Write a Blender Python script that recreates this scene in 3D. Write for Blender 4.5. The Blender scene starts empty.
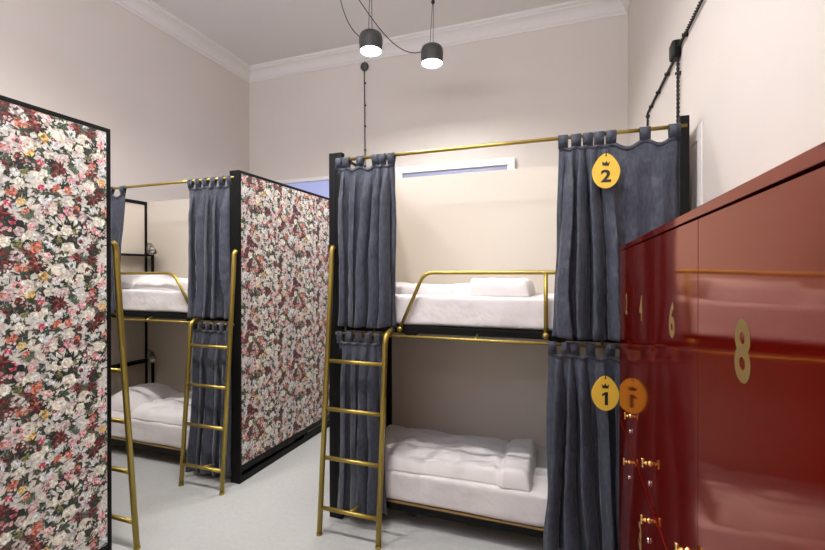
import bpy, bmesh, math, random
from mathutils import Vector, Matrix, noise

S = bpy.context.scene
C = S.collection
PI = math.pi

# ------------------------------------------------------------------ colour
def lin(c):
    return c / 12.92 if c <= 0.04045 else ((c + 0.055) / 1.055) ** 2.4
def rgb(r, g, b):
    return (lin(r / 255), lin(g / 255), lin(b / 255), 1.0)

# ------------------------------------------------------------------ materials
def mat(name, col, rough=0.5, metal=0.0, bump=None, vary=None, coat=0.0, sheen=0.0, emit=None, spec=None):
    m = bpy.data.materials.new(name); m.use_nodes = True
    nt = m.node_tree; b = nt.nodes['Principled BSDF']
    b.inputs['Base Color'].default_value = col
    b.inputs['Roughness'].default_value = rough
    b.inputs['Metallic'].default_value = metal
    b.inputs['Coat Weight'].default_value = coat
    b.inputs['Coat Roughness'].default_value = 0.04
    b.inputs['Sheen Weight'].default_value = sheen
    if spec is not None: b.inputs['Specular IOR Level'].default_value = spec
    tc = nt.nodes.new('ShaderNodeTexCoord')
    if vary:                                    # (scale, amount): gentle tone noise of the material itself
        n = nt.nodes.new('ShaderNodeTexNoise'); n.inputs['Scale'].default_value = vary[0]; n.inputs['Detail'].default_value = 5
        r = nt.nodes.new('ShaderNodeValToRGB')
        a = vary[1]
        r.color_ramp.elements[0].position = 0.3; r.color_ramp.elements[1].position = 0.7
        r.color_ramp.elements[0].color = (col[0]*(1-a), col[1]*(1-a), col[2]*(1-a), 1)
        r.color_ramp.elements[1].color = (min(1, col[0]*(1+a)), min(1, col[1]*(1+a)), min(1, col[2]*(1+a)), 1)
        nt.links.new(tc.outputs['Object'], n.inputs['Vector'])
        nt.links.new(n.outputs['Fac'], r.inputs['Fac'])
        nt.links.new(r.outputs['Color'], b.inputs['Base Color'])
    if bump:                                    # (scale, strength, distance)
        n2 = nt.nodes.new('ShaderNodeTexNoise'); n2.inputs['Scale'].default_value = bump[0]; n2.inputs['Detail'].default_value = bump[3] if len(bump) > 3 else 4
        bp = nt.nodes.new('ShaderNodeBump'); bp.inputs['Strength'].default_value = bump[1]; bp.inputs['Distance'].default_value = bump[2]
        nt.links.new(tc.outputs['Object'], n2.inputs['Vector'])
        nt.links.new(n2.outputs['Fac'], bp.inputs['Height'])
        nt.links.new(bp.outputs['Normal'], b.inputs['Normal'])
    if emit:
        b.inputs['Emission Color'].default_value = emit[0]
        b.inputs['Emission Strength'].default_value = emit[1]
    return m

M = {}
M['wall'] = mat('painted_plaster', rgb(212, 204, 196), 0.75, bump=(60, 0.08, 0.004), vary=(1.3, 0.02))
M['ceiling'] = mat('ceiling_paint', rgb(226, 222, 221), 0.8, vary=(1.0, 0.015))
M['trim'] = mat('trim_paint', rgb(224, 219, 216), 0.6)
M['floor'] = mat('floor_resin', rgb(170, 171, 168), 0.42, bump=(120, 0.05, 0.003), vary=(35, 0.05))
M['black'] = mat('black_metal', rgb(8, 8, 8), 0.5, spec=.2, bump=(90, 0.05, 0.002))
M['gold'] = mat('gold_metal', rgb(168, 146, 72), 0.36, metal=0.85, vary=(9, 0.06))
M['brass'] = mat('polished_brass', rgb(236, 200, 120), 0.16, metal=1.0)
M['chrome'] = mat('lock_metal', rgb(215, 205, 200), 0.2, metal=1.0)
M['beige'] = mat('beige_board', rgb(217, 207, 192), 0.5, bump=(30, 0.03, 0.002))
M['sheet'] = mat('white_cotton', rgb(216, 211, 209), 0.85, sheen=0.1, bump=(5, 0.6, 0.04, 3))
M['duvet'] = mat('white_duvet_cotton', rgb(220, 216, 214), 0.85, sheen=0.1, bump=(8, 0.35, 0.03, 2))
M['wood'] = mat('plywood', rgb(140, 110, 66), 0.55, vary=(20, 0.1))
def red_gloss():
    m = bpy.data.materials.new('red_gloss_paint'); m.use_nodes = True
    nt = m.node_tree; nt.nodes.remove(nt.nodes['Principled BSDF']); out = nt.nodes['Material Output']
    d = nt.nodes.new('ShaderNodeBsdfDiffuse'); d.inputs['Color'].default_value = rgb(88, 6, 3)
    g = nt.nodes.new('ShaderNodeBsdfGlossy'); g.inputs['Color'].default_value = (.97, .60, .50, 1); g.inputs['Roughness'].default_value = .065
    fr = nt.nodes.new('ShaderNodeFresnel'); fr.inputs['IOR'].default_value = 1.62
    mu = nt.nodes.new('ShaderNodeMath'); mu.operation = 'MULTIPLY'; mu.inputs[1].default_value = 1.0
    mx = nt.nodes.new('ShaderNodeMixShader')
    tc = nt.nodes.new('ShaderNodeTexCoord')
    n = nt.nodes.new('ShaderNodeTexWave'); n.wave_type = 'BANDS'; n.bands_direction = 'DIAGONAL'; n.wave_profile = 'SIN'; n.inputs['Scale'].default_value = .5; n.inputs['Distortion'].default_value = 0
    bp = nt.nodes.new('ShaderNodeBump'); bp.inputs['Strength'].default_value = .10; bp.inputs['Distance'].default_value = .035
    nt.links.new(tc.outputs['Object'], n.inputs['Vector']); nt.links.new(n.outputs['Fac'], bp.inputs['Height'])
    for q in (g, d, fr): nt.links.new(bp.outputs['Normal'], q.inputs['Normal'])
    nt.links.new(fr.outputs['Fac'], mu.inputs[0]); nt.links.new(mu.outputs[0], mx.inputs['Fac'])
    nt.links.new(d.outputs[0], mx.inputs[1]); nt.links.new(g.outputs[0], mx.inputs[2])
    nt.links.new(mx.outputs[0], out.inputs['Surface'])
    return m
M['red'] = red_gloss()
M['gilt'] = mat('gold_paint', rgb(120, 95, 46), 0.55, metal=0.2)
M['tag'] = mat('yellow_board', rgb(228, 186, 62), 0.45)
M['ink'] = mat('black_ink', rgb(28, 26, 24), 0.5)
M['cord'] = mat('black_cord', rgb(30, 27, 26), 0.7)
M['lampshade'] = mat('dark_lamp_metal', rgb(68, 67, 66), 0.4, metal=0.1)
M['inside'] = mat('white_reflector', rgb(240, 240, 236), 0.5)
M['glow'] = mat('lamp_diffuser', rgb(255, 252, 245), 0.5, emit=(rgb(255, 250, 248), 300.0))
M['glow_small'] = mat('lamp_diffuser_small', rgb(255, 252, 245), 0.5, emit=(rgb(255, 250, 248), 1150.0))
M['white'] = mat('white_enamel', rgb(232, 229, 225), 0.4)
M['pane'] = mat('blue_evening_pane', rgb(160, 165, 200), 0.25, emit=(rgb(150, 162, 215), 0.35))
M['panedark'] = mat('dim_pane', rgb(140, 145, 172), 0.25)
M['lampgrey'] = mat('satin_steel', rgb(150, 146, 138), 0.3, metal=0.8)

def fabric():
    m = bpy.data.materials.new('blue_grey_linen'); m.use_nodes = True
    nt = m.node_tree; b = nt.nodes['Principled BSDF']
    b.inputs['Roughness'].default_value = 0.62
    b.inputs['Sheen Weight'].default_value = 0.2
    b.inputs['Sheen Roughness'].default_value = 0.4
    tc = nt.nodes.new('ShaderNodeTexCoord')
    mp = nt.nodes.new('ShaderNodeMapping'); mp.inputs['Scale'].default_value = (45, 45, 14)
    n = nt.nodes.new('ShaderNodeTexNoise'); n.inputs['Scale'].default_value = 2.0; n.inputs['Detail'].default_value = 7
    r = nt.nodes.new('ShaderNodeValToRGB')
    r.color_ramp.elements[0].position = 0.3; r.color_ramp.elements[1].position = 0.72
    r.color_ramp.elements[0].color = rgb(44, 47, 58); r.color_ramp.elements[1].color = rgb(67, 72, 86)
    nt.links.new(tc.outputs['Object'], mp.inputs['Vector']); nt.links.new(mp.outputs['Vector'], n.inputs['Vector'])
    nt.links.new(n.outputs['Fac'], r.inputs['Fac']); nt.links.new(r.outputs['Color'], b.inputs['Base Color'])
    n2 = nt.nodes.new('ShaderNodeTexNoise'); n2.inputs['Scale'].default_value = 11; n2.inputs['Detail'].default_value = 8
    bp = nt.nodes.new('ShaderNodeBump'); bp.inputs['Strength'].default_value = 0.7; bp.inputs['Distance'].default_value = 0.02
    nt.links.new(tc.outputs['Object'], n2.inputs['Vector']); nt.links.new(n2.outputs['Fac'], bp.inputs['Height'])
    nt.links.new(bp.outputs['Normal'], b.inputs['Normal'])
    return m
M['fabric'] = fabric()

def printed():
    m = bpy.data.materials.new('floral_print'); m.use_nodes = True
    nt = m.node_tree; b = nt.nodes['Principled BSDF']
    b.inputs['Roughness'].default_value = 0.5
    a = nt.nodes.new('ShaderNodeAttribute'); a.attribute_name = 'print'
    tc = nt.nodes.new('ShaderNodeTexCoord')
    n = nt.nodes.new('ShaderNodeTexNoise'); n.inputs['Scale'].default_value = 75; n.inputs['Detail'].default_value = 6; n.inputs['Roughness'].default_value = .7
    r = nt.nodes.new('ShaderNodeValToRGB')
    r.color_ramp.elements[0].position = .36; r.color_ramp.elements[0].color = (.38, .37, .35, 1)
    r.color_ramp.elements[1].position = .52; r.color_ramp.elements[1].color = (1, 1, 1, 1)
    mx = nt.nodes.new('ShaderNodeMix'); mx.data_type = 'RGBA'; mx.blend_type = 'MULTIPLY'; mx.inputs['Factor'].default_value = .75
    nt.links.new(tc.outputs['Object'], n.inputs['Vector']); nt.links.new(n.outputs['Fac'], r.inputs['Fac'])
    nt.links.new(a.outputs['Color'], mx.inputs['A']); nt.links.new(r.outputs['Color'], mx.inputs['B'])
    nt.links.new(mx.outputs['Result'], b.inputs['Base Color'])
    return m
M['print'] = printed()

# ------------------------------------------------------------------ mesh builder
class MB:
    def __init__(s, T=None):
        s.v = []; s.f = []; s.mi = []; s.T = T or (lambda p: p); s.cur = 0; s.smooth = []
    def add(s, vs, fs, smooth=False):
        o = len(s.v)
        s.v += [s.T(tuple(p)) for p in vs]
        s.f += [tuple(i + o for i in f) for f in fs]
        s.mi += [s.cur] * len(fs); s.smooth += [smooth] * len(fs)
    def box(s, x0, x1, y0, y1, z0, z1):
        vs = [(x, y, z) for z in (z0, z1) for y in (y0, y1) for x in (x0, x1)]
        s.add(vs, [(0, 2, 3, 1), (4, 5, 7, 6), (0, 1, 5, 4), (2, 6, 7, 3), (0, 4, 6, 2), (1, 3, 7, 5)])
        return s
    def tube(s, path, r, n=12, cap=True):
        P = [Vector(p) for p in path]
        rs = r if isinstance(r, (list, tuple)) else [r] * len(P)
        vs = []; fs = []
        t0 = (P[1] - P[0]).normalized()
        ref = Vector((0, 0, 1)) if abs(t0.z) < 0.9 else Vector((1, 0, 0))
        nrm = t0.cross(ref).normalized()
        for i, p in enumerate(P):
            a = P[max(0, i - 1)]; b = P[min(len(P) - 1, i + 1)]
            t = (b - a).normalized()
            nrm = (nrm - t * nrm.dot(t)).normalized()
            bi = t.cross(nrm)
            for k in range(n):
                an = 2 * PI * k / n
                vs.append(p + (nrm * math.cos(an) + bi * math.sin(an)) * rs[i])
        for i in range(len(P) - 1):
            for k in range(n):
                k2 = (k + 1) % n
                fs.append((i * n + k, i * n + k2, (i + 1) * n + k2, (i + 1) * n + k))
        if cap:
            fs.append(tuple(range(n - 1, -1, -1))); L = (len(P) - 1) * n
            fs.append(tuple(L + k for k in range(n)))
        s.add(vs, fs, True); return s
    def lathe(s, prof, origin, axis=(0, 0, 1), n=32, close=False):
        ax = Vector(axis).normalized(); ref = Vector((1, 0, 0)) if abs(ax.x) < 0.9 else Vector((0, 1, 0))
        u = (ref - ax * ref.dot(ax)).normalized(); w = ax.cross(u); o = Vector(origin)
        vs = []; fs = []
        for r, h in prof:
            for k in range(n):
                an = 2 * PI * k / n
                vs.append(o + ax * h + (u * math.cos(an) + w * math.sin(an)) * max(r, 1e-5))
        for i in range(len(prof) - 1):
            for k in range(n):
                k2 = (k + 1) % n
                fs.append((i * n + k, i * n + k2, (i + 1) * n + k2, (i + 1) * n + k))
        s.add(vs, fs, True); return s
    def build(s, name, m, parent=None, bevel=0.0, solid=0.0, sub=0, weld=False):
        me = bpy.data.meshes.new(name)
        off = Vector((0, 0, 0))
        if parent is not None:
            off = Vector(root_loc(parent))
        me.from_pydata([tuple(Vector(p) - off) for p in s.v], [], s.f)
        ms = m if isinstance(m, (list, tuple)) else [m]
        for x in ms: me.materials.append(x)
        for p, i, sm in zip(me.polygons, s.mi, s.smooth):
            p.material_index = i; p.use_smooth = sm
        b = bmesh.new(); b.from_mesh(me)
        if weld: bmesh.ops.remove_doubles(b, verts=b.verts, dist=1e-5)
        bmesh.ops.recalc_face_normals(b, faces=b.faces); b.to_mesh(me); b.free()
        o = bpy.data.objects.new(name, me); C.objects.link(o)
        if parent is not None: o.parent = parent
        if bevel:
            md = o.modifiers.new('Bevel', 'BEVEL'); md.width = bevel; md.segments = 2; md.limit_method = 'ANGLE'
        if solid:
            md = o.modifiers.new('Solidify', 'SOLIDIFY'); md.thickness = solid; md.offset = 0
        if sub:
            md = o.modifiers.new('Subdivision', 'SUBSURF'); md.levels = sub; md.render_levels = sub
        return o

def root_loc(o):
    l = Vector(o.location)
    p = o.parent
    while p is not None:
        l += Vector(p.location); p = p.parent
    return l

def tag(o, label, cat, group=None):
    o['label'] = label; o['category'] = cat
    if group: o['group'] = group
    return o
def thing(name, label, cat, loc, group=None):
    o = bpy.data.objects.new(name, None); C.objects.link(o)
    o.location = loc; o.empty_display_size = 0.1
    return tag(o, label, cat, group)
def struct(o):
    o['kind'] = 'structure'; return o

def smooth_path(pts, r=0.04, n=6):
    """polyline with rounded corners"""
    P = [Vector(p) for p in pts]; out = [P[0]]
    for i in range(1, len(P) - 1):
        a = (P[i - 1] - P[i]); b = (P[i + 1] - P[i])
        rr = min(r, a.length * 0.48, b.length * 0.48)
        p0 = P[i] + a.normalized() * rr; p2 = P[i] + b.normalized() * rr
        for k in range(n + 1):
            t = k / n
            out.append(p0 * (1 - t) ** 2 + P[i] * 2 * t * (1 - t) + p2 * t * t)
    out.append(P[-1]); return out

def bez(a, b, c, d, n=24):
    a, b, c, d = map(Vector, (a, b, c, d))
    return [a*(1-t)**3 + b*3*t*(1-t)**2 + c*3*t*t*(1-t) + d*t**3 for t in [i/n for i in range(n+1)]]

def glyph(body, w, h, depth, weight=0.02):
    """vertices and faces of solid lettering, centred, x right, y up, z towards the reader"""
    cu = bpy.data.curves.new('lettering', 'FONT'); cu.body = body; cu.extrude = 0.01; cu.offset = weight; cu.resolution_u = 6
    o = bpy.data.objects.new('lettering', cu); C.objects.link(o)
    dg = bpy.context.evaluated_depsgraph_get(); dg.update()
    me = bpy.data.meshes.new_from_object(o.evaluated_get(dg))
    vs = [v.co.copy() for v in me.vertices]; fs = [tuple(p.vertices) for p in me.polygons]
    bpy.data.objects.remove(o); bpy.data.curves.remove(cu); bpy.data.meshes.remove(me)
    x0, x1 = min(v.x for v in vs), max(v.x for v in vs); y0, y1 = min(v.y for v in vs), max(v.y for v in vs)
    z0, z1 = min(v.z for v in vs), max(v.z for v in vs)
    return [(((v.x - (x0+x1)/2) / (x1-x0)) * w, ((v.y - (y0+y1)/2) / (y1-y0)) * h, (v.z - z0) / (z1-z0) * depth) for v in vs], fs

# ------------------------------------------------------------------ the room
XL, XR, YB, YF, ZC = -4.49, 0.61, 5.30, -1.60, 4.62
def boxobj(name, m, *b, bevel=0.0):
    return struct(MB().box(*b).build(name, m, None, bevel))
boxobj('floor', M['floor'], XL-.12, XR+.12, YF-.12, YB+.12, -.1, 0)
boxobj('ceiling', M['ceiling'], XL-.12, XR+.12, YF-.12, YB+.12, ZC, ZC+.1)
boxobj('wall_left', M['wall'], XL-.12, XL, YF, YB, 0, ZC)
boxobj('wall_right', M['wall'], XR, XR+.12, YF, YB, 0, ZC)
boxobj('wall_back', M['wall'], XL-.12, XR+.12, YB, YB+.12, 0, ZC)
boxobj('wall_front', M['wall'], XL-.12, XR+.12, YF-.12, YF, 0, ZC)
# crown moulding (profile: distance from wall, drop from the ceiling)
prof = [(0, .173), (.012, .173), (.016, .15), (.03, .14), (.045, .11), (.07, .078), (.10, .055), (.118, .05), (.122, .032), (.138, .028), (.15, .016), (.15, 0), (0, 0)]
def cornice(name, a, b, inward):
    a, b, w = Vector(a), Vector(b), Vector(inward); d = (b - a).normalized()
    vs = []; n = len(prof)
    for p, s in ((a, 1), (b, -1)):
        for q, h in prof:
            vs.append(p + w * q + d * (s * q) + Vector((0, 0, -h)))
    fs = [(i, (i+1) % n, n + (i+1) % n, n + i) for i in range(n)] + [tuple(range(n)), tuple(range(n, 2*n))]
    mb = MB(); mb.add(vs, fs); struct(mb.build(name, M['trim']))
cornice('trim_1', (XL, YB, ZC), (XR, YB, ZC), (0, -1, 0))
cornice('trim_2', (XL, YF, ZC), (XL, YB, ZC), (1, 0, 0))
cornice('trim_3', (XR, YF, ZC), (XR, YB, ZC), (-1, 0, 0))

# windows high in the back wall, seen over the bunks
def window(name, x0, x1, z0, z1, head, strip=None):
    y = YB
    o = bpy.data.objects.new(name, None); C.objects.link(o); o.location = ((x0+x1)/2, y, z0); struct(o)
    f = MB()
    f.box(x0, x1, y-.05, y, z1-head, z1); f.box(x0, x0+.09, y-.05, y, z0, z1-head); f.box(x1-.09, x1, y-.05, y, z0, z1-head); f.box(x0+.09, x1-.09, y-.05, y, z0, z0+.09)
    if strip: f.box(x0+.09, x1-.09, y-.045, y, z1-head-strip-.06, z1-head-strip)
    f.build('window_frame', M['white'], o, 0.004)
    MB().box(x0+.09, x1-.09, y-.02, y-.005, z0+.09, z1-head).build('pane', M['pane'] if not strip else M['panedark'], o)
window('window_1', -4.3, -2.62, 1.2, 2.945, .05)
window('window_2', -2.12, -.60, 1.2, 2.975, .08, .058)
# unseen window behind the camera, added to brighten ceiling and upper walls
o = bpy.data.objects.new('added_fill_window', None); C.objects.link(o); o.location = (-1.9, YF, 2.6); struct(o)
f = MB(); f.box(-3.4, -.4, YF, YF+.06, 4.32, 4.4); f.box(-3.4, -.4, YF, YF+.06, 2.6, 2.68); f.box(-3.4, -3.32, YF, YF+.06, 2.68, 4.32); f.box(-.48, -.4, YF, YF+.06, 2.68, 4.32); f.box(-1.94, -1.86, YF, YF+.06, 2.68, 4.32)
f.build('window_frame', M['white'], o, 0.004)
MB().box(-3.32, -.48, YF+.005, YF+.02, 2.68, 4.32).build('pane', M['pane'], o)

# blocked door in the right wall beside the bunk
o = bpy.data.objects.new('door_1', None); C.objects.link(o); o.location = (XR, 2.9, 0); struct(o)
f = MB(); y0, y1, zt = 2.45, 3.43, 2.335
f.box(XR-.008, XR, y0, y0+.075, 0, zt); f.box(XR-.008, XR, y1-.075, y1, 0, zt); f.box(XR-.008, XR, y0+.075, y1-.075, zt-.075, zt)
f.build('door_casing', M['trim'], o, 0.006)
f = MB(); f.box(XR-.003, XR, y0+.075, y1-.075, 0, zt-.075)
for a, b in ((.15, .95), (1.05, 2.12)):
    f.box(XR-.006, XR-.003, y0+.17, y1-.17, a, b)
f.build('door_leaf', M['white'], o, 0.003)

# ------------------------------------------------------------------ floral print
def make_print(W, H, seed=5):
    """printed flower wallpaper: flat shapes a hair apart, local x along the board, z up; colour kept per face corner"""
    R = random.Random(seed)
    tw, th = 0.60, 0.66
    items = []
    def disc_shape(cx, cz, r, n, lobes, depth, ph, squash=1.0, rot=0.0):
        pts = []
        for k in range(n):
            a = 2*PI*k/n
            rr = r * (1 - depth * (0.5 - 0.5*math.cos(lobes*a + ph))) * (1 + R.uniform(-.06, .06))
            x, z = rr*math.cos(a), rr*math.sin(a)*squash
            pts.append((cx + x*math.cos(rot) - z*math.sin(rot), cz + x*math.sin(rot) + z*math.cos(rot)))
        return pts
    def jit(c, a):
        k = R.uniform(1-a, 1+a); return tuple(max(0, min(255, x*k + R.uniform(-6, 6))) for x in c)
    def leaf(out, x, z, L, w, ang, c1, c2):
        n = 7; up = []; lo = []; mid = []
        bend = R.uniform(-.5, .5)
        for i in range(n):
            t = i/(n-1); a = ang + bend*t
            px, pz = x + L*t*math.cos(a), z + L*t*math.sin(a)
            hw = w*math.sin(PI*min(1, t*.93+.04))**.8 * (1 + .22*math.sin(i*2.4))
            nx, nz = -math.sin(a), math.cos(a)
            up.append((px+nx*hw, pz+nz*hw)); lo.append((px-nx*hw, pz-nz*hw)); mid.append((px, pz))
        out.append((up + mid[::-1], c1)); out.append((mid + lo[::-1], c2))
    greens = [((36,50,42),(62,82,66)), ((26,34,30),(46,58,48)), ((70,88,74),(102,118,100)), ((44,50,44),(24,30,28)), ((84,94,74),(60,72,56)), ((58,50,48),(84,72,66))]
    palettes = {
        'cream': [(236,230,214),(214,206,186),(246,243,232),(226,216,196),(250,248,240)],
        'white': [(228,228,226),(206,208,206),(242,242,240),(190,192,192),(250,250,248)],
        'pink':  [(222,160,164),(240,196,196),(206,110,128),(246,214,210),(196,74,100)],
        'hot':   [(196,64,88),(226,120,136),(160,34,62),(240,176,182),(120,24,46)],
        'coral': [(190,100,82),(214,140,116),(166,72,58),(226,170,146),(132,52,44)],
        'wine':  [(96,40,42),(126,60,56),(70,26,30),(142,82,74),(52,20,24)],
        'blush': [(210,194,190),(190,168,166),(226,214,208),(162,132,132),(234,226,222)],
        'yellow':[(226,180,96),(236,204,136),(206,150,66),(244,224,170),(176,110,50)],
        'olive': [(112,112,70),(142,140,92),(84,86,54),(166,160,112),(62,64,42)],
    }
    def rose(x, z, r, pal):
        out = []; p = palettes[pal]
        ph = R.uniform(0, 6)
        out.append((disc_shape(x, z, r, 26, R.choice((5,6,7)), .22, ph), jit(p[1], .06)))
        for ring, (rr, cnt) in enumerate(((.70, 7), (.46, 6), (.24, 4))):
            for k in range(cnt):
                a = ph + 2*PI*k/cnt + ring*.5 + R.uniform(-.2, .2)
                out.append((disc_shape(x + r*rr*.82*math.cos(a), z + r*rr*.82*math.sin(a), r*R.uniform(.30, .42)*(1-.16*ring), 10, 3, .15, R.uniform(0, 6), R.uniform(.6, .95), a + PI/2), jit(p[(k+ring) % 4], .08)))
                if k % 2 == 0:
                    out.append((disc_shape(x + r*rr*.66*math.cos(a), z + r*rr*.66*math.sin(a), r*.17, 7, 2, .2, 0, .42, a + PI/2), jit(p[3 if ring else 1], .12)))
        out.append((disc_shape(x, z, r*.15, 8, 4, .2, 0), jit(p[4], .1)))
        return out
    def spiky(x, z, r, pal):
        out = []; p = palettes[pal]; ph = R.uniform(0, 6)
        for ring in range(3):
            cnt = 11 - 2*ring
            for k in range(cnt):
                a = ph + 2*PI*k/cnt + ring*.3 + R.uniform(-.15, .15); L = r*(1-.27*ring)*R.uniform(.8, 1.1)
                tmp = []; leaf(tmp, x, z, L, r*.15, a, jit(p[(k+ring) % 5], .1), jit(p[(k+ring+2) % 5], .1)); out += tmp
        return out
    def daisies(x, z, r, pal):
        out = []; p = palettes[pal]
        for _ in range(9):
            a = R.uniform(0, 2*PI); d = r*math.sqrt(R.random())
            cx, cz = x + d*math.cos(a), z + d*math.sin(a); q = r*R.uniform(.2, .34)
            out.append((disc_shape(cx, cz, q, 15, 5, .45, R.uniform(0, 6)), jit(p[R.randrange(0, 3)], .06)))
            out.append((disc_shape(cx, cz, q*.28, 6, 2, .1, 0), jit((150,126,96), .2)))
        return out
    def fronds(x, z, r):
        out = []; a0 = R.uniform(0, 2*PI)
        g = R.choice(greens)
        for k in range(R.randrange(4, 8)):
            a = a0 + (k-3)*R.uniform(.28, .42)
            leaf(out, x, z, r*R.uniform(.7, 1.25), r*R.uniform(.10, .19), a, jit(g[0], .12), jit(g[1], .12))
        return out
    def stem(x, z, L, a):
        out = []; w = .0022; c = jit((52,46,42), .1); px, pz = x, z; bend = R.uniform(-.25, .25)
        for i in range(6):
            nx_, nz_ = px + L/6*math.cos(a), pz + L/6*math.sin(a)
            ox, oz = -math.sin(a)*w, math.cos(a)*w
            out.append(([(px+ox, pz+oz), (nx_+ox, nz_+oz), (nx_-ox, nz_-oz), (px-ox, pz-oz)], c)); px, pz = nx_, nz_; a += bend
        return out
    P = lambda: (R.uniform(0, tw), R.uniform(0, th))
    # under-layer of foliage and sprays
    for _ in range(92): items.append(fronds(*P(), R.uniform(.028, .052)))
    for _ in range(18): items.append(stem(*P(), R.uniform(.08, .16), R.uniform(0, 6.28)))
    for _ in range(52): items.append(daisies(*P(), R.uniform(.020, .034), R.choice(('white', 'cream', 'blush', 'white'))))
    # main blossoms, dart-thrown so that they spread
    spots = []
    kinds = ['cream']*16 + ['white']*13 + ['blush']*8 + ['pink']*6 + ['coral']*6 + ['wine']*12 + ['hot']*4 + ['yellow']*3 + ['olive']*5
    kinds = kinds + kinds[::2] + kinds[1::7]
    R.shuffle(kinds)
    for kd in kinds:
        best = None
        for _ in range(40):
            p = P()
            d = min([min(math.hypot((p[0]-q[0]+dx), (p[1]-q[1]+dz)) for dx in (-tw, 0, tw) for dz in (-th, 0, th)) for q in spots] or [9])
            if best is None or d > best[0]: best = (d, p)
        spots.append(best[1]); x, z = best[1]
        r = {'cream': .040, 'white': .036, 'blush': .036, 'pink': .030, 'coral': .031, 'wine': .042, 'hot': .026, 'yellow': .027, 'olive': .026}[kd] * R.uniform(.56, .98)
        items.append(fronds(x, z, r*1.7)); 
        if kd == 'wine': items.append(spiky(x, z, r*1.1, kd) if R.random() < .7 else rose(x, z, r*.8, kd))
        else: items.append(rose(x, z, r, kd))
    for _ in range(95): items.append(fronds(*P(), R.uniform(.014, .032)))
    for _ in range(64): items.append(daisies(*P(), R.uniform(.012, .028), R.choice(('white', 'cream', 'pink', 'white', 'blush'))))
    for _ in range(34): items.append(rose(*P(), R.uniform(.009, .018), R.choice(('hot', 'coral', 'pink', 'wine', 'blush', 'wine', 'blush', 'cream'))))
    flat = [pc for it in items for pc in it]
    base = lambda t: t
    V = []; F = []; K = []
    def put(poly, off, col, ox, oz):
        o = len(V)
        V.extend((x + ox, -off, z + oz) for x, z in poly)
        F.append(tuple(range(o, o + len(poly)))); K.append(col)
    put([(0, 0), (W, 0), (W, H), (0, H)], .0003, rgb(216, 211, 204), 0, 0)
    cols = [rgb(*c) for _, c in flat]
    step = 0.0016 / len(flat)
    for i in range(-1, int(W/tw) + 2):
        for j in range(-2, int(H/th) + 2):
            ox, oz = i*tw, j*th + (th/2 if i % 2 else 0)
            if ox > W+.1 or oz > H+.1 or ox + tw < -.1 or oz + th < -.1: continue
            for q, (poly, _) in enumerate(flat):
                xs = [p[0] for p in poly]; zs = [p[1] for p in poly]
                if max(xs)+ox < 0 or min(xs)+ox > W or max(zs)+oz < 0 or min(zs)+oz > H: continue
                if not (min(xs)+ox >= 0 and max(xs)+ox <= W and min(zs)+oz >= 0 and max(zs)+oz <= H):
                    pl = [(min(max(x, -ox), W-ox), min(max(z, -oz), H-oz)) for x, z in poly]
                else: pl = poly
                put(pl, .0006 + step*q, cols[q], ox, oz)
    return V, F, K
PW, PH = 1.754, 2.23
PV, PF, PK = make_print(PW, PH)
def print_mesh(T, off):
    me = bpy.data.meshes.new('floral_print')
    me.from_pydata([tuple(Vector(T(p)) - off) for p in PV], [], PF)
    ca = me.color_attributes.new('print', 'FLOAT_COLOR', 'CORNER')
    buf = []
    for f, k in zip(PF, PK): buf.extend(k * len(f))
    ca.data.foreach_set('color', buf)
    me.materials.append(M['print']); return me

def partition(label, x, y0, sy, side):
    """floral end panel: x = outer face, runs from y0 for 1.80 m along sy; flowers on the outer (+x if side=1) face"""
    t = thing('partition_panel', label, 'partition', (x, y0 + sy*.9, 0))
    H = 2.388; L = 1.80; th = .05
    X = lambda d: x - side*d              # depth into the panel
    def bx(mb, d0, d1, l0, l1, z0, z1):
        xs = sorted((X(d0), X(d1))); ys = sorted((y0 + sy*l0, y0 + sy*l1)); mb.box(xs[0], xs[1], ys[0], ys[1], z0, z1)
    for l in (0, L-.022):
        f = MB(); bx(f, 0, th, l, l+.022, 0, H); f.build('post', M['black'], t, .002)
    f = MB(); bx(f, 0, th, .022, L-.022, H-.022, H); f.build('top_rail', M['black'], t, .002)
    f = MB(); bx(f, .002, th, .022, L-.022, .084, .134); bx(f, .002, th, .022, L-.022, 0.0, .05)
    for l in (.86, .90): bx(f, .004, th, l, l+.025, .05, .084)
    f.build('bottom_rail', M['black'], t, .002)
    f = MB(); bx(f, .004, th-.004, .022, L-.022, .134, H-.022); f.build('board', M['beige'], t)
    if side == 1:   # reader looks along -x; left to right on the board is +y
        T = lambda p: (X(.004) - p[1]*side*1.0, y0 + sy*.023 + (p[0] if sy > 0 else p[0]-PW), .1345 + p[2])
    else:
        T = lambda p: (X(.004) + p[1], y0 + sy*.023 + (PW - p[0]), .1345 + p[2])
    off = root_loc(t)
    me = print_mesh(T, off)
    b = bmesh.new(); b.from_mesh(me)
    for fc in b.faces:
        if fc.normal.x * side < 0: fc.normal_flip()
    b.to_mesh(me); b.free()
    o = bpy.data.objects.new('floral_print', me); C.objects.link(o); o.parent = t
    return t

XP = -2.351
partition('tall floral wallpaper partition with black frame, cropped by the left photo edge', XP, 1.679, -1, 1)
partition('floral wallpaper partition with black frame standing between the two gold ladders', XP, 2.662, 1, 1)
partition('partition ending the bunk on the right, mostly hidden behind its curtains and black post', -1.481, 2.503, 1, -1)

# ------------------------------------------------------------------ bunk beds
def TR(x0, y0, sx, sy):
    return lambda p: (x0 + sx*p[0], y0 + sy*p[1], p[2])

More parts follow.
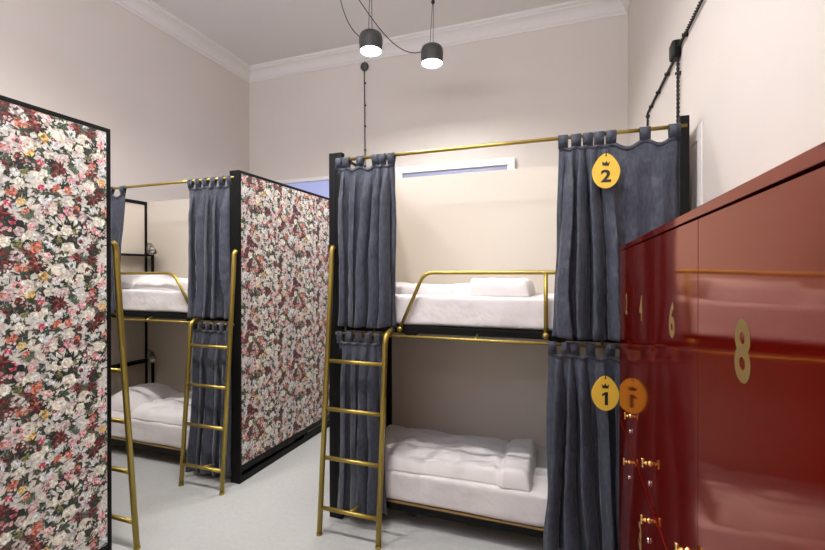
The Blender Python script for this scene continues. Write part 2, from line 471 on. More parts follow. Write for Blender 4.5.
def make_bunk(label, x0, y0, sx, sy, L=2.046, black_top=False, guard=True, slope=.16, head=True):
    """local x runs from the ladder end, local y from the front into the depth"""
    T = TR(x0, y0, sx, sy)
    c = T((L/2, .45, 0)); t = thing('bunk_bed', label, 'bunk bed', c)
    H = 2.388; D = .87; w = .042
    for px, py in ((.051, 0), (.051, D-w), (L-w, 0), (L-w, D-w)):
        MB(T).box(px, px+w, py, py+w, 0, H).build('post', M['black'], t, .002)
    MB(T).box(.051+w, L-w, D-.02, D, .10, H).build('back_panel', M['beige'], t)
    f = MB(T).box(L-.03, L-.012, w, D-w, .10, H-.03 if black_top else H-.012); f.build('end_panel', M['beige'], t)
    if black_top:
        MB(T).box(L-w, L, w, D-w, H-.035, H).build('top_rail', M['black'], t, .002)
    for zf, nm in ((.098, 'low'), (1.226, 'high')):
        f = MB(T)
        f.box(.093, L-w, .058, .09, zf, zf+.042); f.box(.093, L-w, D-.06, D-.022, zf, zf+.042)
        f.box(.095, .13, .08, D-.06, zf, zf+.042); f.box(L-w-.035, L-w-.002, .08, D-.06, zf, zf+.042)
        bf = f.build('bed_frame', M['black'], t, .002)
        MB(T).box(.097, L-w-.004, .064, D-.026, zf+.042, zf+.0465).build('slat_board', M['wood'] if nm == 'low' else M['black'], bf)
        for bxx in (.55, 1.42):
            g = MB(T); a = bxx
            g.add([(a-.05, .06, zf), (a+.05, .06, zf), (a+.02, .06, zf-.022), (a-.02, .06, zf-.022), (a-.05, .075, zf), (a+.05, .075, zf), (a+.02, .075, zf-.022), (a-.02, .075, zf-.022)],
                  [(0,1,2,3), (7,6,5,4), (0,4,5,1), (1,5,6,2), (2,6,7,3), (3,7,4,0)])
            g.build('bracket', M['black'], bf)
    MB(T).tube([(.05, .004, H-.051), (L-.01, .004, H-.051)], .0105).build('curtain_rod', M['gold'], t)
    cr = MB(T).tube([(.05, .0, 1.213), (L-.01, .0, 1.213)], .0085).build('curtain_rod', M['gold'], t)
    for hx in (.30, .97, 1.65):
        MB(T).tube([(hx, .0, 1.213), (hx, .06, 1.236)], .006).build('rod_hanger', M['gold'], cr)
    if guard:
        gx0, gx1 = .482, 1.36
        pts = smooth_path([(gx0, .045, 1.256), (gx0+slope, .045, 1.605), (gx1+.44, .045, 1.605), (gx1+.545, .045, 1.256)], .06, 8)
        g = MB(T).tube(pts, .0115).build('guard_rail', M['gold'], t)
        MB(T).tube([(gx1, .045, 1.605), (gx1, .045, 1.256)], .0115).build('rail_post', M['gold'], g)
        for fx in (gx0, gx1, gx1+.545):
            MB(T).lathe([(0, 0), (.015, 0), (.017, .012), (.019, .022), (.014, .030), (0, .031)], (fx, .058, 1.250), (0, -1, 0), 16).build('rail_foot', M['gold'], g)
    if head:
        for zb in (.14, 1.268):
            hx = L-.17
            f = MB(T); f.box(hx, hx+.022, .16, .182, zb, zb+.54); f.box(hx, hx+.022, D-.064, D-.042, zb, zb+.54); f.box(hx, hx+.022, .182, D-.064, zb+.518, zb+.54)
            hb = f.build('headboard', M['black'], t, .002)
            g = MB(T); g.box(hx+.022, L-.042, .16, D-.042, zb+.52, zb+.535); g.build('shelf', M['black'], hb)
    return t

make_bunk('black and gold double bunk at right with number tags on its curtains', -1.481, 2.503, 1, 1)
make_bunk('farther bunk behind the left ladder, with reading lamp and black headboard', XP, 2.662, -1, 1, black_top=True, slope=.23)
make_bunk('nearest bunk, hidden behind the large floral partition at the left edge', XP, 1.679, -1, -1, guard=False, head=False)

# ladders
def make_ladder(label, x0, y0, sx, sy, xa, xb, foot=-.19):
    T = TR(x0, y0, sx, sy)
    t = thing('bunk_ladder', label, 'ladder', T(((xa+xb)/2, foot, 0)), 'gold bunk ladders')
    yl = lambda z: foot + (-.035 - foot) * z / 1.70
    r = .0165
    long_ = smooth_path([(xa, foot, 0), (xa, yl(1.60), 1.60), (xa, yl(1.70), 1.752), (xa, .0-r, 1.775)], .05, 6)
    MB(T).tube(long_, r, 16).build('side_rail', M['gold'], t)
    short = smooth_path([(xb, foot, 0), (xb, yl(1.10), 1.10), (xb, yl(1.19)+.005, 1.232), (xb, .036, 1.248)], .06, 6)
    MB(T).tube(short, r, 16).build('side_rail', M['gold'], t)
    for z in (.16, .46, .755, 1.05):
        MB(T).tube([(xa, yl(z), z), (xb, yl(z), z)], .0125).build('rung', M['gold'], t)
    MB(T).tube([((xa+xb)/2, yl(.16), .16), ((xa+xb)/2, .042, .118)], .0105).build('brace', M['gold'], t)
    for x in (xa, xb):
        MB(T).lathe([(0, 0), (r+.002, 0), (r+.002, .012), (r, .014)], (x, foot, 0), (0, 0, 1), 16).build('foot_cap', M['gold'], t)
    return t
make_ladder('gold tube ladder leaning on the right bunk, closest to centre', -1.481, 2.503, 1, 1, .041, .436)
make_ladder('gold ladder leaning on the far left bunk, in front of its lower curtain', XP, 2.662, -1, 1, .018, .405, -.165)
make_ladder('gold ladder at left half hidden by the large floral partition', XP, 1.679, -1, -1, .012, .405, -.155)

# ------------------------------------------------------------------ curtains
def make_curtain(label, tabs, y, rod_z, rod_r, z_bot, xb, seed, tw=.046, sx=1, amp=1.0, cloth=.135, group=None):
    """tabs: x of every tab on the rod; xb: (x of first, x of last) at the hem"""
    R = random.Random(seed)
    n = len(tabs); zt = rod_z - rod_r - .034
    t = thing('curtain', label, 'curtain', ((tabs[0]+tabs[-1])/2, y, rod_z), group)
    seg = 14; rows = 46
    ph = [R.uniform(-1, 1) for _ in range(n+3)]
    sgn = [R.choice((-1, 1)) for _ in range(n+1)]
    A = []
    for i in range(n-1):
        d = abs(tabs[i+1] - tabs[i])
        A.append(min(.056, max(.014, .50*math.sqrt(max(0, cloth**2 - d**2)))) * amp)
    ext = .022                                        # half tab of cloth outside the end tabs
    cols = []
    for i in range(n-1):
        for k in range(seg): cols.append((i, k/seg))
    cols.append((n-2, 1.0))
    x_first, x_last = tabs[0], tabs[-1]
    vs = []; fs = []
    NC = len(cols) + 2
    for r in range(rows+1):
        v = r/rows
        full = min(1, v*5) if v < .2 else 1
        row = []
        for ci, (i, f) in enumerate(cols):
            xt = tabs[i]*(1-f) + tabs[i+1]*f
            g = (i+f)/(n-1)
            xbm = xb[0]*(1-g) + xb[1]*g
            e = v**1.2
            x = xt*(1-e) + xbm*e
            d = abs(tabs[i+1]-tabs[i])
            drift = .6*noise.noise(Vector((g*3.1+seed, v*1.7, seed*.7)))
            w = math.sin(2*PI*(f + drift*e)) 
            w2 = 1 - math.cos(2*PI*(f + drift*e))
            a = A[i]*(.55 + .45*f*(1-f)*4)*(.75 + .45*v)
            yy = -sgn[i]*a*.55*w*full - a*.62*(w2-.8)*(1 if sgn[i] > 0 else .75)*full
            yy += .010*noise.noise(Vector((x*7+seed, v*4, 3.3))) + .004*noise.noise(Vector((x*26, v*15+seed, 1.3)))
            x += .35*a*math.sin(4*PI*(f + drift*e))*full
            sag = (.012 + .22*max(0, d-.06)) * math.sin(PI*f)**2 * (1-v)**6
            z = zt - v*(zt - z_bot) - sag
            if r == rows: z += .012*noise.noise(Vector((x*9, seed, 0)))
            row.append((x, y+yy, z))
        dx = (1 if tabs[-1] > tabs[0] else -1)
        a0, a1 = row[0], row[-1]
        row = [(a0[0]-dx*ext, a0[1]+.006, a0[2])] + row + [(a1[0]+dx*ext, a1[1]+.006, a1[2])]
        vs += row
    for r in range(rows):
        for k in range(NC-1):
            fs.append((r*NC+k, r*NC+k+1, (r+1)*NC+k+1, (r+1)*NC+k))
    mb = MB(); mb.add(vs, fs, True)
    mb.build('cloth', M['fabric'], t, solid=.003)
    # hem band stitched along the top
    top = vs[:NC]; second = vs[NC*2:NC*3]
    mb = MB(); mb.add([(p[0], p[1]-.004, p[2]) for p in top] + [(p[0], p[1]-.004, p[2]-.022) for p in top], [(k, k+1, NC+k+1, NC+k) for k in range(NC-1)], True)
    mb.build('top_hem', M['fabric'], t, solid=.003)
    for i in range(n):
        ci = 1 + (i*seg if i < n-1 else len(cols)-1)
        p = vs[ci]; x = tabs[i]
        rr = rod_r + .004
        path = [(p[1]-.004, p[2]-.012), (y-rr-.003, rod_z-.012)]
        for k in range(9):
            an = PI - PI*k/8
            path.append((y + rr*math.cos(an), rod_z + rr*math.sin(an)))
        path += [(y+rr+.002, rod_z-.012), (p[1]+.006, p[2]-.012)]
        vv = []; ff = []
        for q, (py, pz) in enumerate(path):
            jx = .004*math.sin(i*3.1+q)
            vv += [(x - tw/2 + jx*.3, py, pz), (x + tw/2 + jx*.3, py, pz)]
        for q in range(len(path)-1): ff.append((2*q, 2*q+1, 2*q+3, 2*q+2))
        mb = MB(); mb.add(vv, ff, True); mb.build('tab', M['fabric'], t, solid=.003)
    return t

ZU, ZLW = 2.337, 1.213
YR, YL2 = 2.503+.004, 2.662+.004
G = 'blue grey tab top curtains'
make_curtain('grey blue curtain gathered at top left of the right bunk, above the central ladder', [-1.405, -1.352, -1.255, -1.145, -1.098, -1.04], YR, ZU, .0105, 1.262, (-1.452, -1.045), 3, .045, group=G)
make_curtain('long lower curtain behind the rungs of the central gold ladder', [-1.40, -1.33, -1.26, -1.19, -1.13], YR-.002, ZLW, .0085, .075, (-1.42, -1.10), 7, .04, group=G)
make_curtain('wide grey blue curtain hanging behind the yellow tag numbered 2', [-.029, .037, .097, .151, .209, .368, .500], YR, ZU, .0105, 1.250, (-.075, .49), 11, .05, group=G)
make_curtain('dark lower curtain hanging behind the yellow tag numbered 1, beside the red lockers', [-.085, -.012, .032, .108, .205, .30, .40, .49], YR-.002, ZLW, .0085, .07, (-.105, .49), 17, .045, group=G)
make_curtain('upper curtain of the far bunk, beside the edge of the middle floral partition', [-2.445, -2.52, -2.60, -2.68, -2.755, -2.83], YL2, ZU, .0105, 1.255, (-2.43, -2.86), 23, .045, group=G)
make_curtain('lower curtain of the far bunk, behind the rungs of the left ladder', [-2.44, -2.51, -2.58, -2.65, -2.72, -2.80], YL2-.002, ZLW, .0085, .05, (-2.43, -2.85), 29, .042, group=G)
make_curtain('upper far bunk curtain showing beside the edge of the largest floral partition', [-3.59, -3.73, -3.84, -3.95, -4.07, -4.2], YL2, ZU, .0105, 1.255, (-3.72, -4.25), 31, .05, group=G)

# ------------------------------------------------------------------ bedding
def mattress(label, x0, x1, y0, y1, z0, z1, seed):
    nx, ny, nz = 40, 18, 6
    r = .028
    vs = []; fs = []; idx = {}
    b = bmesh.new()
    bmesh.ops.create_cube(b, size=1)
    bmesh.ops.subdivide_edges(b, edges=b.edges, cuts=15, use_grid_fill=True)
    cx, cy, cz = (x0+x1)/2, (y0+y1)/2, (z0+z1)/2; hx, hy, hz = (x1-x0)/2, (y1-y0)/2, (z1-z0)/2
    for v in b.verts:
        p = Vector((v.co.x*2*hx, v.co.y*2*hy, v.co.z*2*hz))
        # denser rows near the edges, then round them
        for k, h in ((0, hx), (1, hy), (2, hz)):
            s = p[k]/h; p[k] = h*(math.sin(s*PI/2)*.6 + s*.4)
        q = Vector([max(-h+r, min(h-r, p[k])) for k, h in ((0, hx), (1, hy), (2, hz))])
        d = p - q
        if d.length > 1e-6: p = q + d.normalized()*r
        n = noise.noise(Vector((p.x*5+seed, p.y*6, p.z*9)))*.006 + noise.noise(Vector((p.x*14+p.z*9+seed, p.y*15, p.z*8)))*.003
        w = d.normalized() if d.length > 1e-6 else Vector((0, 0, 0))
        p += w*n
        v.co = Vector((cx, cy, cz)) + p
        if v.co.z < z0: v.co.z = z0
    me = bpy.data.meshes.new('mattress'); b.to_mesh(me); b.free()
    for f in me.polygons: f.use_smooth = True
    me.materials.append(M['sheet'])
    c = Vector((cx, cy, z0))
    me.transform(Matrix.Translation(-c))
    o = bpy.data.objects.new('mattress', me); C.objects.link(o); o.location = c
    md = o.modifiers.new('Subdivision', 'SUBSURF'); md.levels = 1; md.render_levels = 1
    return tag(o, label, 'mattress', 'white mattresses')

def puff(name, label, cat, x0, x1, y0, y1, z0, h, seed, step=None, m='duvet', edge=.10, wrinkle=.012, corner=0.0, group=None, tilt=0.0, yslope=0.0, skew=0.0):
    """soft bedding: top sheet bulges over a flat base; step=(x, extra height, extra y at the front) is a folded end"""
    nx, ny = 90, 46
    vs = []; fs = []
    W, D = x1-x0, y1-y0
    def top(i, j):
        u, v = i/nx, j/ny
        x = x0 + W*u; y = y0 + D*v
        eu = min(u*W, (1-u)*W); ev = min(v*D, (1-v)*D)
        e = min(1, eu/edge)*1.0; e2 = min(1, ev/edge)
        fall = math.sqrt(max(0, 1-(1-e)**2.2)) * math.sqrt(max(0, 1-(1-e2)**2.2))
        hh = h
        if step:
            s = 1/(1+math.exp(-(x-step[0])*160)); hh = h + step[1]*s
            hh -= .018*math.exp(-((x-step[0]+.012)/.016)**2)
        z = hh*fall
        wr = noise.noise(Vector((x*4+seed, y*9+x*2, seed)))*1.3 + noise.noise(Vector((x*11+seed, y*20, seed*2)))*.6 + abs(noise.noise(Vector((x*6-y*7, y*5+seed, 2.2))))*-1.1
        wr += .7*(.35-abs(noise.noise(Vector((x*9+y*6+seed, y*11-x*4, 5.5))))) + .45*(.3-abs(noise.noise(Vector((x*21-y*12, y*19+seed, 1.5)))))
        z += wrinkle*wr*fall
        z += tilt*(u-.5)*fall + yslope*(v-.5)*fall
        if step:
            s = 1/(1+math.exp(-(x-step[0])*160)); y -= step[2]*s*(1-v)**2
        y += .012*noise.noise(Vector((x*6, seed, v*2)))*(1-v) + skew*(u-.5)
        x += .008*noise.noise(Vector((y*8, seed, u*3)))*(u*2-1)
        return x, y, z0 + max(0.004, z)
    N = ny+1
    for i in range(nx+1):
        for j in range(ny+1): vs.append(top(i, j))
    off = len(vs)
    for i in range(nx+1):
        for j in range(ny+1):
            p = vs[i*N+j]; vs.append((p[0], p[1], z0+.001))
    for i in range(nx):
        for j in range(ny):
            a = i*N+j; fs.append((a, a+N, a+N+1, a+1)); fs.append((off+a, off+a+1, off+a+N+1, off+a+N))
    rim = [(i, 0) for i in range(nx+1)] + [(nx, j) for j in range(1, ny+1)] + [(i, ny) for i in range(nx-1, -1, -1)] + [(0, j) for j in range(ny-1, 0, -1)]
    for k in range(len(rim)):
        a = rim[k][0]*N + rim[k][1]; b_ = rim[(k+1) % len(rim)]; b_ = b_[0]*N + b_[1]
        fs.append((a, off+a, off+b_, b_))
    c = Vector(((x0+x1)/2, (y0+y1)/2, z0))
    mb = MB(); mb.add([tuple(Vector(p)-c) for p in vs], fs, True)
    o = mb.build(name, M[m]); o.location = c
    return tag(o, label, cat, group)

Y0R, Y0L = 2.503+.068, 2.662+.068
LOW, HIGH = .145, 1.273
LT, HT = .34, 1.462
mattress('white mattress on the lower bed at right, with a folded end duvet on it', -1.38, .50, Y0R, 3.33, LOW, LT, 1)
mattress('white mattress on the upper bed at right, behind the gold guard rail', -1.38, .50, Y0R, 3.33, HIGH, HT, 4)
mattress('white mattress on the lower bed of the far bunk at left', -4.17, -2.455, Y0L, 3.49, LOW, LT, 8)
mattress('white mattress on the upper bed of the far bunk, level with its gold rail', -4.17, -2.455, Y0L, 3.49, HIGH, HT, 12)
GD = 'white duvets'
puff('duvet', 'white duvet with doubled over end on the lower bed at right', 'duvet', -1.34, -.205, Y0R+.02, 3.16, LT, .085, 2, step=(-.385, .016, .03), wrinkle=.015, edge=.04, group=GD, skew=.05)
puff('duvet', 'white duvet with a thick folded end on the upper bed at right', 'duvet', -1.34, -.215, 2.70, 3.16, HT, .062, 6, step=(-.59, .036, .05), wrinkle=.014, edge=.05, group=GD)
puff('duvet', 'white duvet spread on the lower bed of the far bunk, behind the left ladder', 'duvet', -3.64, -2.49, Y0L+.01, 3.42, LT, .10, 9, wrinkle=.016, group=GD)
puff('duvet', 'white duvet on the upper bed of the far bunk', 'duvet', -3.62, -2.49, Y0L+.03, 3.40, HT, .085, 14, wrinkle=.018, edge=.06, group=GD)
puff('pillow', 'white pillow against the headboard of the far lower bed', 'pillow', -4.15, -3.66, Y0L+.10, 3.38, LT+.004, .17, 15, m='sheet', edge=.24, wrinkle=.006, group='white pillows')
puff('pillow', 'white pillow on the far upper bed, below the reading lamp', 'pillow', -4.15, -3.66, Y0L+.10, 3.38, HT+.004, .15, 16, m='sheet', edge=.24, wrinkle=.006, group='white pillows')

# ------------------------------------------------------------------ reading lamps of the far bunk
def reading_lamp(label, x, y, z, s=1.0):
    t = thing('reading_lamp', label, 'lamp', (x, y, z), 'reading lamps')
    MB().lathe([(0, 0), (.03, 0), (.03, .012), (.012, .018), (0, .018)], (x, y, z), (0, 0, 1), 20).build('base', M['black'], t)
    top = (x+.095, y-.03, z+.10)
    MB().tube(bez((x, y, z+.015), (x-.005, y, z+.14), (x+.03, y-.01, z+.135), top, 16), .006, 8).build('gooseneck', M['lampgrey'], t)
    d = Vector((.55, -.35, -.75)).normalized()
    MB().lathe([(.0, -.008), (.014, -.008), (.02, .01), (.03, .05), (.043, .105), (.040, .105), (.026, .05), (.0, .02)], top, d, 24).build('lamp_shade', M['lampgrey'], t)
    MB().lathe([(0, .07), (.02, .075), (.024, .09), (.016, .10), (0, .104)], top, d, 16).build('bulb', M['inside'], t)
reading_lamp('small cone reading lamp on the upper headboard of the far bunk', -4.215, 3.40, 1.803)
reading_lamp('small reading lamp in the shadow of the far lower bunk', -4.215, 3.40, .675)

# ------------------------------------------------------------------ number tags
def number_tag(label, num, x, y, z, rod_z, rot=0.0, wdt=.132, hgt=.178):
    t = thing('number_tag', label, 'tag', (x, y, z))
    T0 = Matrix.Translation((x, y, z)) @ Matrix.Rotation(rot, 4, 'Z')
    T = lambda p: tuple(T0 @ Vector(p))
    n = 48; th = .006
    ol = []
    for k in range(n):
        a = 2*PI*k/n
        sx, sz = math.sin(a), math.cos(a)
        egg = 1 - .25*sz - .03*(sz*sz)
        ol.append((wdt/2*sx*min(1.0, egg*1.02), hgt/2*sz))
    mx = max(p[0] for p in ol); ol = [(p[0]*wdt/2/mx, p[1]) for p in ol]
    mb = MB(T)
    vs = [(p[0], -th, p[1]) for p in ol] + [(p[0], 0, p[1]) for p in ol]
    fs = [tuple(range(n)), tuple(range(2*n-1, n-1, -1))] + [(k, (k+1) % n, n+(k+1) % n, n+k) for k in range(n)]
    mb.add(vs, fs); mb.build('board', M['tag'], t, .001)
    if num == '1':
        o1 = [(-.003, -.033), (.012, -.033), (.012, .033), (.0, .033), (-.016, .022), (-.016, .010), (-.003, .017)]
        q = len(o1)
        gv = [(a, b, 0) for a, b in o1] + [(a, b, .0012) for a, b in o1]
        gf = [tuple(range(q)), tuple(range(2*q-1, q-1, -1))] + [(k, (k+1) % q, q+(k+1) % q, q+k) for k in range(q)]
    else:
        gv, gf = glyph(num, .048, .064, .0012, .03)
    mb = MB(T); mb.add([(p[0], -th-.0002-p[2], p[1]-.026) for p in gv], gf); mb.build('numeral', M['ink'], t)
    cr = [(-.016, .028), (.013, .024), (.019, .046), (.008, .038), (.003, .052), (-.005, .040), (-.019, .049)]
    if num == '1': cr = [(-.014, .026), (.014, .026), (.018, .047), (.007, .038), (0, .052), (-.007, .038), (-.018, .047)]
    m = len(cr); mb = MB(T)
    mb.add([(a, -th-.0002, b) for a, b in cr] + [(a, -th-.0014, b) for a, b in cr], [tuple(range(m)), tuple(range(2*m-1, m-1, -1))] + [(k, (k+1) % m, m+(k+1) % m, m+k) for k in range(m)])
    mb.build('crown', M['ink'], t)
    MB(T).lathe([(0, 0), (.004, 0), (.004, .001), (0, .001)], (0, -th, hgt/2-.012), (0, -1, 0), 12).build('eyelet', M['ink'], t)
    hole = (0, -th-.002, hgt/2-.012)
    inv = T0.inverted()
    rodp = inv @ Vector((x, y, rod_z))
    mb = MB(T); mb.tube([hole, (.001, -.004, hgt/2+.02), (rodp.x, -.004, rodp.z-.02), (rodp.x, rodp.y-.0, rodp.z+.0)], .0022, 6)
    mb.build('cord', M['cord'], t)
number_tag('yellow egg shaped tag with crown and number 2 on the upper right curtain', '2', .178, 2.425, 2.122, 2.337-.045)
number_tag('yellow egg shaped tag with crown and number 1 beside the red lockers', '1', .175, 2.425, .988, 1.213-.04, 0.10)

# ------------------------------------------------------------------ lockers
XK = .2352
def locker(label, ya, yb, nums, names, handles):
    """ya > yb; doors on the -x face; nums = ((upper far, lower far), (upper near, lower near))"""
    t = thing('locker', label, 'locker', ((XK+XR)/2, (ya+yb)/2, 0), 'red lockers')
    g = .003
    f = MB(); f.box(XK+.02, XR-.012, yb+g, ya-g, .05, 1.7085); f.build('body', M['red'], t, .002)
    f = MB(); f.box(XK-.003, XR-.012, yb+g, ya-g, 1.7085, 1.7275); f.build('top_panel', M['red'], t, .0015)
    f = MB(); f.box(XK+.035, XR-.012, yb+g, ya-g, 0, .05); f.build('plinth', M['black'], t)
    ym = names
    for di, (a, b) in enumerate(((ya-g, ym+.0004), (ym-.0004, yb+g))):
        for lvl, (z0, z1) in enumerate(((.9045, 1.7055), (.053, .8985))):
            xk = XK if lvl == 0 else XK-.0025
            f = MB(); f.box(xk, xk+.018, b+.0005, a-.0005, z0, z1)
            d = f.build('door', M['red'], t, .0012)
            num, yc, zc, w, h = nums[di][lvl]
            if num:
                gv, gf = glyph(num, w, h, .0006, .03)
                mb = MB(); mb.add([(xk-.0001-p[2], yc-p[0], zc+p[1]) for p in gv], gf); mb.build('numeral', M['gilt'], d)
            hy, hz = handles[di][lvl]
            mb = MB()
            mb.lathe([(0, 0), (.009, 0), (.009, .002), (.005, .004), (.0045, .008), (.0075, .011), (.0045, .014), (.004, .02), (0, .0205)], (xk, hy, hz), (-1, 0, 0), 16)
            mb.lathe([(0, -.0135), (.004, -.0135), (.005, -.011), (.0035, -.008), (.0035, .008), (.005, .011), (.004, .0135), (0, .0135)], (xk-.0205, hy, hz), (0, 0, 1), 12)
            mb.build('knob', M['brass'], d)
            mb = MB(); mb.lathe([(0, 0), (.0085, 0), (.0085, .004), (.006, .006), (0, .0062)], (xk, hy, hz-.061), (-1, 0, 0), 16)
            mb.build('keyhole', M['chrome'], d)
    return t
locker('red gloss locker cabinet with gold 2 and 4, beside the curtains', 2.352, 1.427,
       ((('2', 2.086, 1.468, .060, .090), (None, 0, 0, 0, 0)), (('4', 1.684, 1.480, .062, .090), ('3', 1.68, .688, .058, .090))), 1.87,
       (((1.944, 1.025), (1.955, .835)), ((1.497, 1.018), (1.499, .842))))
locker('red gloss locker cabinet with gold 6 and 8, nearest the viewer', 1.425, .50,
       ((('6', 1.204, 1.487, .060, .088), (None, 0, 0, 0, 0)), (('8', .749, 1.488, .061, .092), (None, 0, 0, 0, 0))), .978,
       (((1.05, 1.018), (1.05, .842)), ((.575, 1.018), (.575, .842))))

# ------------------------------------------------------------------ pendant lamps
def pendant(label, x, y, z, r=.108, swoop=None, hook=None, glow='glow', group='ceiling pendant lamps'):
    """z = bottom rim"""
    t = thing('pendant_lamp', label, 'lamp', (x, y, z), group)
    h = r*1.62
    pr = [(r*.93, 0), (r*.96, h*.2), (r*.995, h*.45), (r, h*.6), (r*.97, h*.75), (r*.88, h*.88), (r*.70, h*.96), (r*.4, h*.995), (0, h)]
    inn = [(0, h-.012), (r*.4, h*.985-.01), (r*.68, h*.94-.01), (r*.85, h*.86-.01), (r*.93, h*.6), (r*.93, h*.45), (r*.895, h*.2), (r*.875, 0), (r*.93, 0)]
    mb = MB(); mb.lathe(pr, (x, y, z), (0, 0, 1), 40); mb.build('lamp_shade', M['lampshade'], t)
    mb = MB(); mb.lathe(inn, (x, y, z), (0, 0, 1), 40); mb.build('reflector', M['inside'], t)
    mb = MB(); mb.lathe([(0, .022), (r*.86, .022), (r*.86, .03), (0, .03)], (x, y, z), (0, 0, 1), 40); mb.build('diffuser', M[glow], t)
    hk = hook or (x, y, ZC)
    mb = MB(); mb.tube([(x+.012, y, z+h-.002), (hk[0]+.004, hk[1], hk[2])], .0028, 6)
    mb.tube([(x-.022, y, z+h-.004), (hk[0]-.004, hk[1], hk[2])], .0028, 6)
    mb.build('suspension_cable', M['cord'], t)
    if hook:
        mb = MB(); mb.lathe([(0, -.03), (.012, -.026), (.02, -.01), (.014, .006), (.005, .02), (0, .02)], hook, (0, 0, 1), 12); mb.build('cable_stop', M['cord'], t)
        MB().tube([hook, (hook[0], hook[1], ZC)], .0028, 6).build('ceiling_cable', M['cord'], t)
    mb = MB(); mb.lathe([(0, 0), (.03, 0), (.03, .012), (0, .012)], (hk[0], hk[1], ZC-.012), (0, 0, 1), 16); mb.build('ceiling_hook', M['cord'], t)
    if swoop:
        MB().tube(bez(*swoop, 40), .0042, 8).build('power_cable', M['cord'], t)
    return t
PENDANTS = []
rose = (-2.15, 3.7, ZC-.03)
pendant('black pendant lamp hanging on the left, nearer its round wall box', -1.74, 3.70, 3.675, .11,
        swoop=(rose, (-2.06, 3.70, 4.22), (-2.02, 3.70, 3.96), (-1.838, 3.70, 3.82)))
pendant('black pendant lamp on the right of the pair, below a small cable stop', -1.267, 4.10, 3.665, .11,
        swoop=(rose, (-1.86, 3.78, 4.24), (-1.66, 3.98, 3.69), (-1.372, 4.10, 3.80)), hook=(-1.256, 4.10, 4.276))
# the same lamps hang over the aisle in front, above the frame
for px, py in ((-.80, 1.42), (-1.85, 1.42), (-2.95, 1.45)):
    pendant('black pendant lamp over the front aisle, above the photo edge', px, py, 4.0, .065, glow='glow_small')

# ------------------------------------------------------------------ wiring on the walls
t = thing('junction_box', 'round black junction box high on the back wall', 'junction box', (-2.58, YB, 4.375))
MB().lathe([(0, 0), (.055, 0), (.058, .01), (.055, .03), (.045, .038), (0, .04)], (-2.58, YB, 4.375), (0, -1, 0), 28).build('cover', M['lampshade'], t)
MB().tube([(-2.58, YB-.015, 4.43), (-2.58, YB-.01, ZC-.165)], .004, 8).build('cable_stub', M['cord'], t)
def helix(a, b, r, pitch):
    a, b = Vector(a), Vector(b); d = b - a; L = d.length; d.normalize()
    ref = Vector((1, 0, 0)) if abs(d.x) < .9 else Vector((0, 0, 1))
    u = d.cross(ref).normalized(); w = d.cross(u); n = max(4, int(L/pitch*10))
    return [[a + d*(L*i/n) + (u*math.cos(2*PI*L*i/n/pitch + s) + w*math.sin(2*PI*L*i/n/pitch + s))*r for i in range(n+1)] for s in (0, PI)]
def wire(label, pts, clips, out, rr=.0045):
    t = thing('wall_cable', label, 'cable', pts[0])
    mb = MB()
    for a, b in zip(pts[:-1], pts[1:]):
        for p in helix(a, b, rr, .05): mb.tube(p, rr, 6)
    mb.build('twisted_cable', M['cord'], t)
    for c in clips:
        mb = MB(); mb.lathe([(0, 0), (.013, 0), (.013, .012), (.009, .016), (.009, .028), (0, .03)], c, out, 14); mb.build('clip', M['cord'], t)
wire('thin black cable with clips running down the back wall from the round box', [(-2.58, YB-.02, 4.32), (-2.57, YB-.02, 2.98)],
     [(-2.575, YB, z) for z in (4.16, 3.86, 3.58, 3.26, 3.04)], (0, -1, 0), .004)
t = thing('junction_box', 'black junction box on the right wall above the bunk post', 'junction box', (XR, 2.92, 2.90))
MB().box(XR-.05, XR, 2.875, 2.965, 2.85, 2.952).build('cover', M['black'], t, .014)
xw = XR-.014
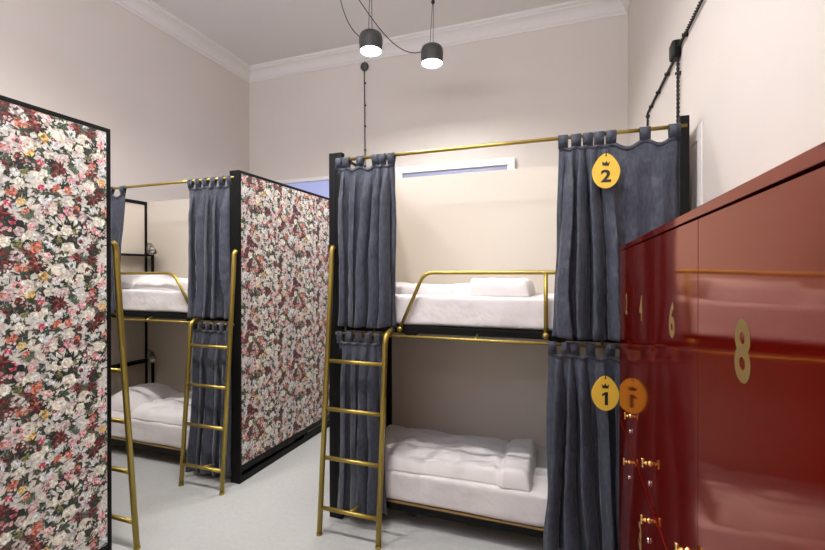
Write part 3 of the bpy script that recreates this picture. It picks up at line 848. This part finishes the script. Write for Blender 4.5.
wire('twisted black cable running along the right wall to the photo top', [(xw, 2.88, 2.905), (xw, 1.2, 2.90)], [(XR, y, 2.902) for y in (2.74, 2.35, 1.9)], (-1, 0, 0), .005)
wire('twisted black cable running from the right wall box deeper along the wall, then down', [(xw, 2.965, 2.885), (xw, 3.93, 2.885), (xw, 3.93, 2.42)], [(XR, y, 2.885) for y in (3.2, 3.5, 3.78)] + [(XR, 3.93, 2.86)], (-1, 0, 0), .005)
wire('short twisted black cable dropping from the right wall box to the post', [(xw, 2.90, 2.85), (xw, 2.90, 2.42)], [(XR, 2.90, 2.76)], (-1, 0, 0), .005)

# ------------------------------------------------------------------ light and camera
w = bpy.data.worlds.new('World'); S.world = w; w.use_nodes = True
w.node_tree.nodes['Background'].inputs['Color'].default_value = (.6, .7, .9, 1)
w.node_tree.nodes['Background'].inputs['Strength'].default_value = .2
l = bpy.data.lights.new('added_upward_fill', 'AREA'); l.shape = 'RECTANGLE'; l.size = 2.8; l.size_y = 1.6; l.energy = 240; l.color = (.93, .96, 1)  # added fill light at the unseen window, tilted up towards the ceiling
o = bpy.data.objects.new('added_upward_fill', l); C.objects.link(o); o.location = (-1.9, YF+.03, 3.5); o.rotation_euler = (PI/2 + 1.0, 0, 0)

cam = bpy.data.cameras.new('camera'); co = bpy.data.objects.new('camera', cam); C.objects.link(co)
cam.sensor_width = 36; cam.sensor_fit = 'HORIZONTAL'; cam.lens = 435.108 / 825 * 36
cam.clip_start = .02
yaw, pit, rol = math.radians(19.758), math.radians(-.19), math.radians(.055)
co.matrix_world = Matrix.Translation((0, 0, 1.6)) @ Matrix.Rotation(yaw, 4, 'Z') @ Matrix.Rotation(PI/2 + pit, 4, 'X') @ Matrix.Rotation(-rol, 4, 'Z')
S.camera = co
S.view_settings.view_transform = 'Standard'; S.view_settings.look = 'None'; S.view_settings.gamma = 1; S.view_settings.use_curve_mapping = False
S.view_settings.exposure = 0.45
S.cycles.max_bounces = 10; S.cycles.diffuse_bounces = 6; S.cycles.glossy_bounces = 5
S.cycles.sample_clamp_indirect = 8
S.cycles.use_denoising = True
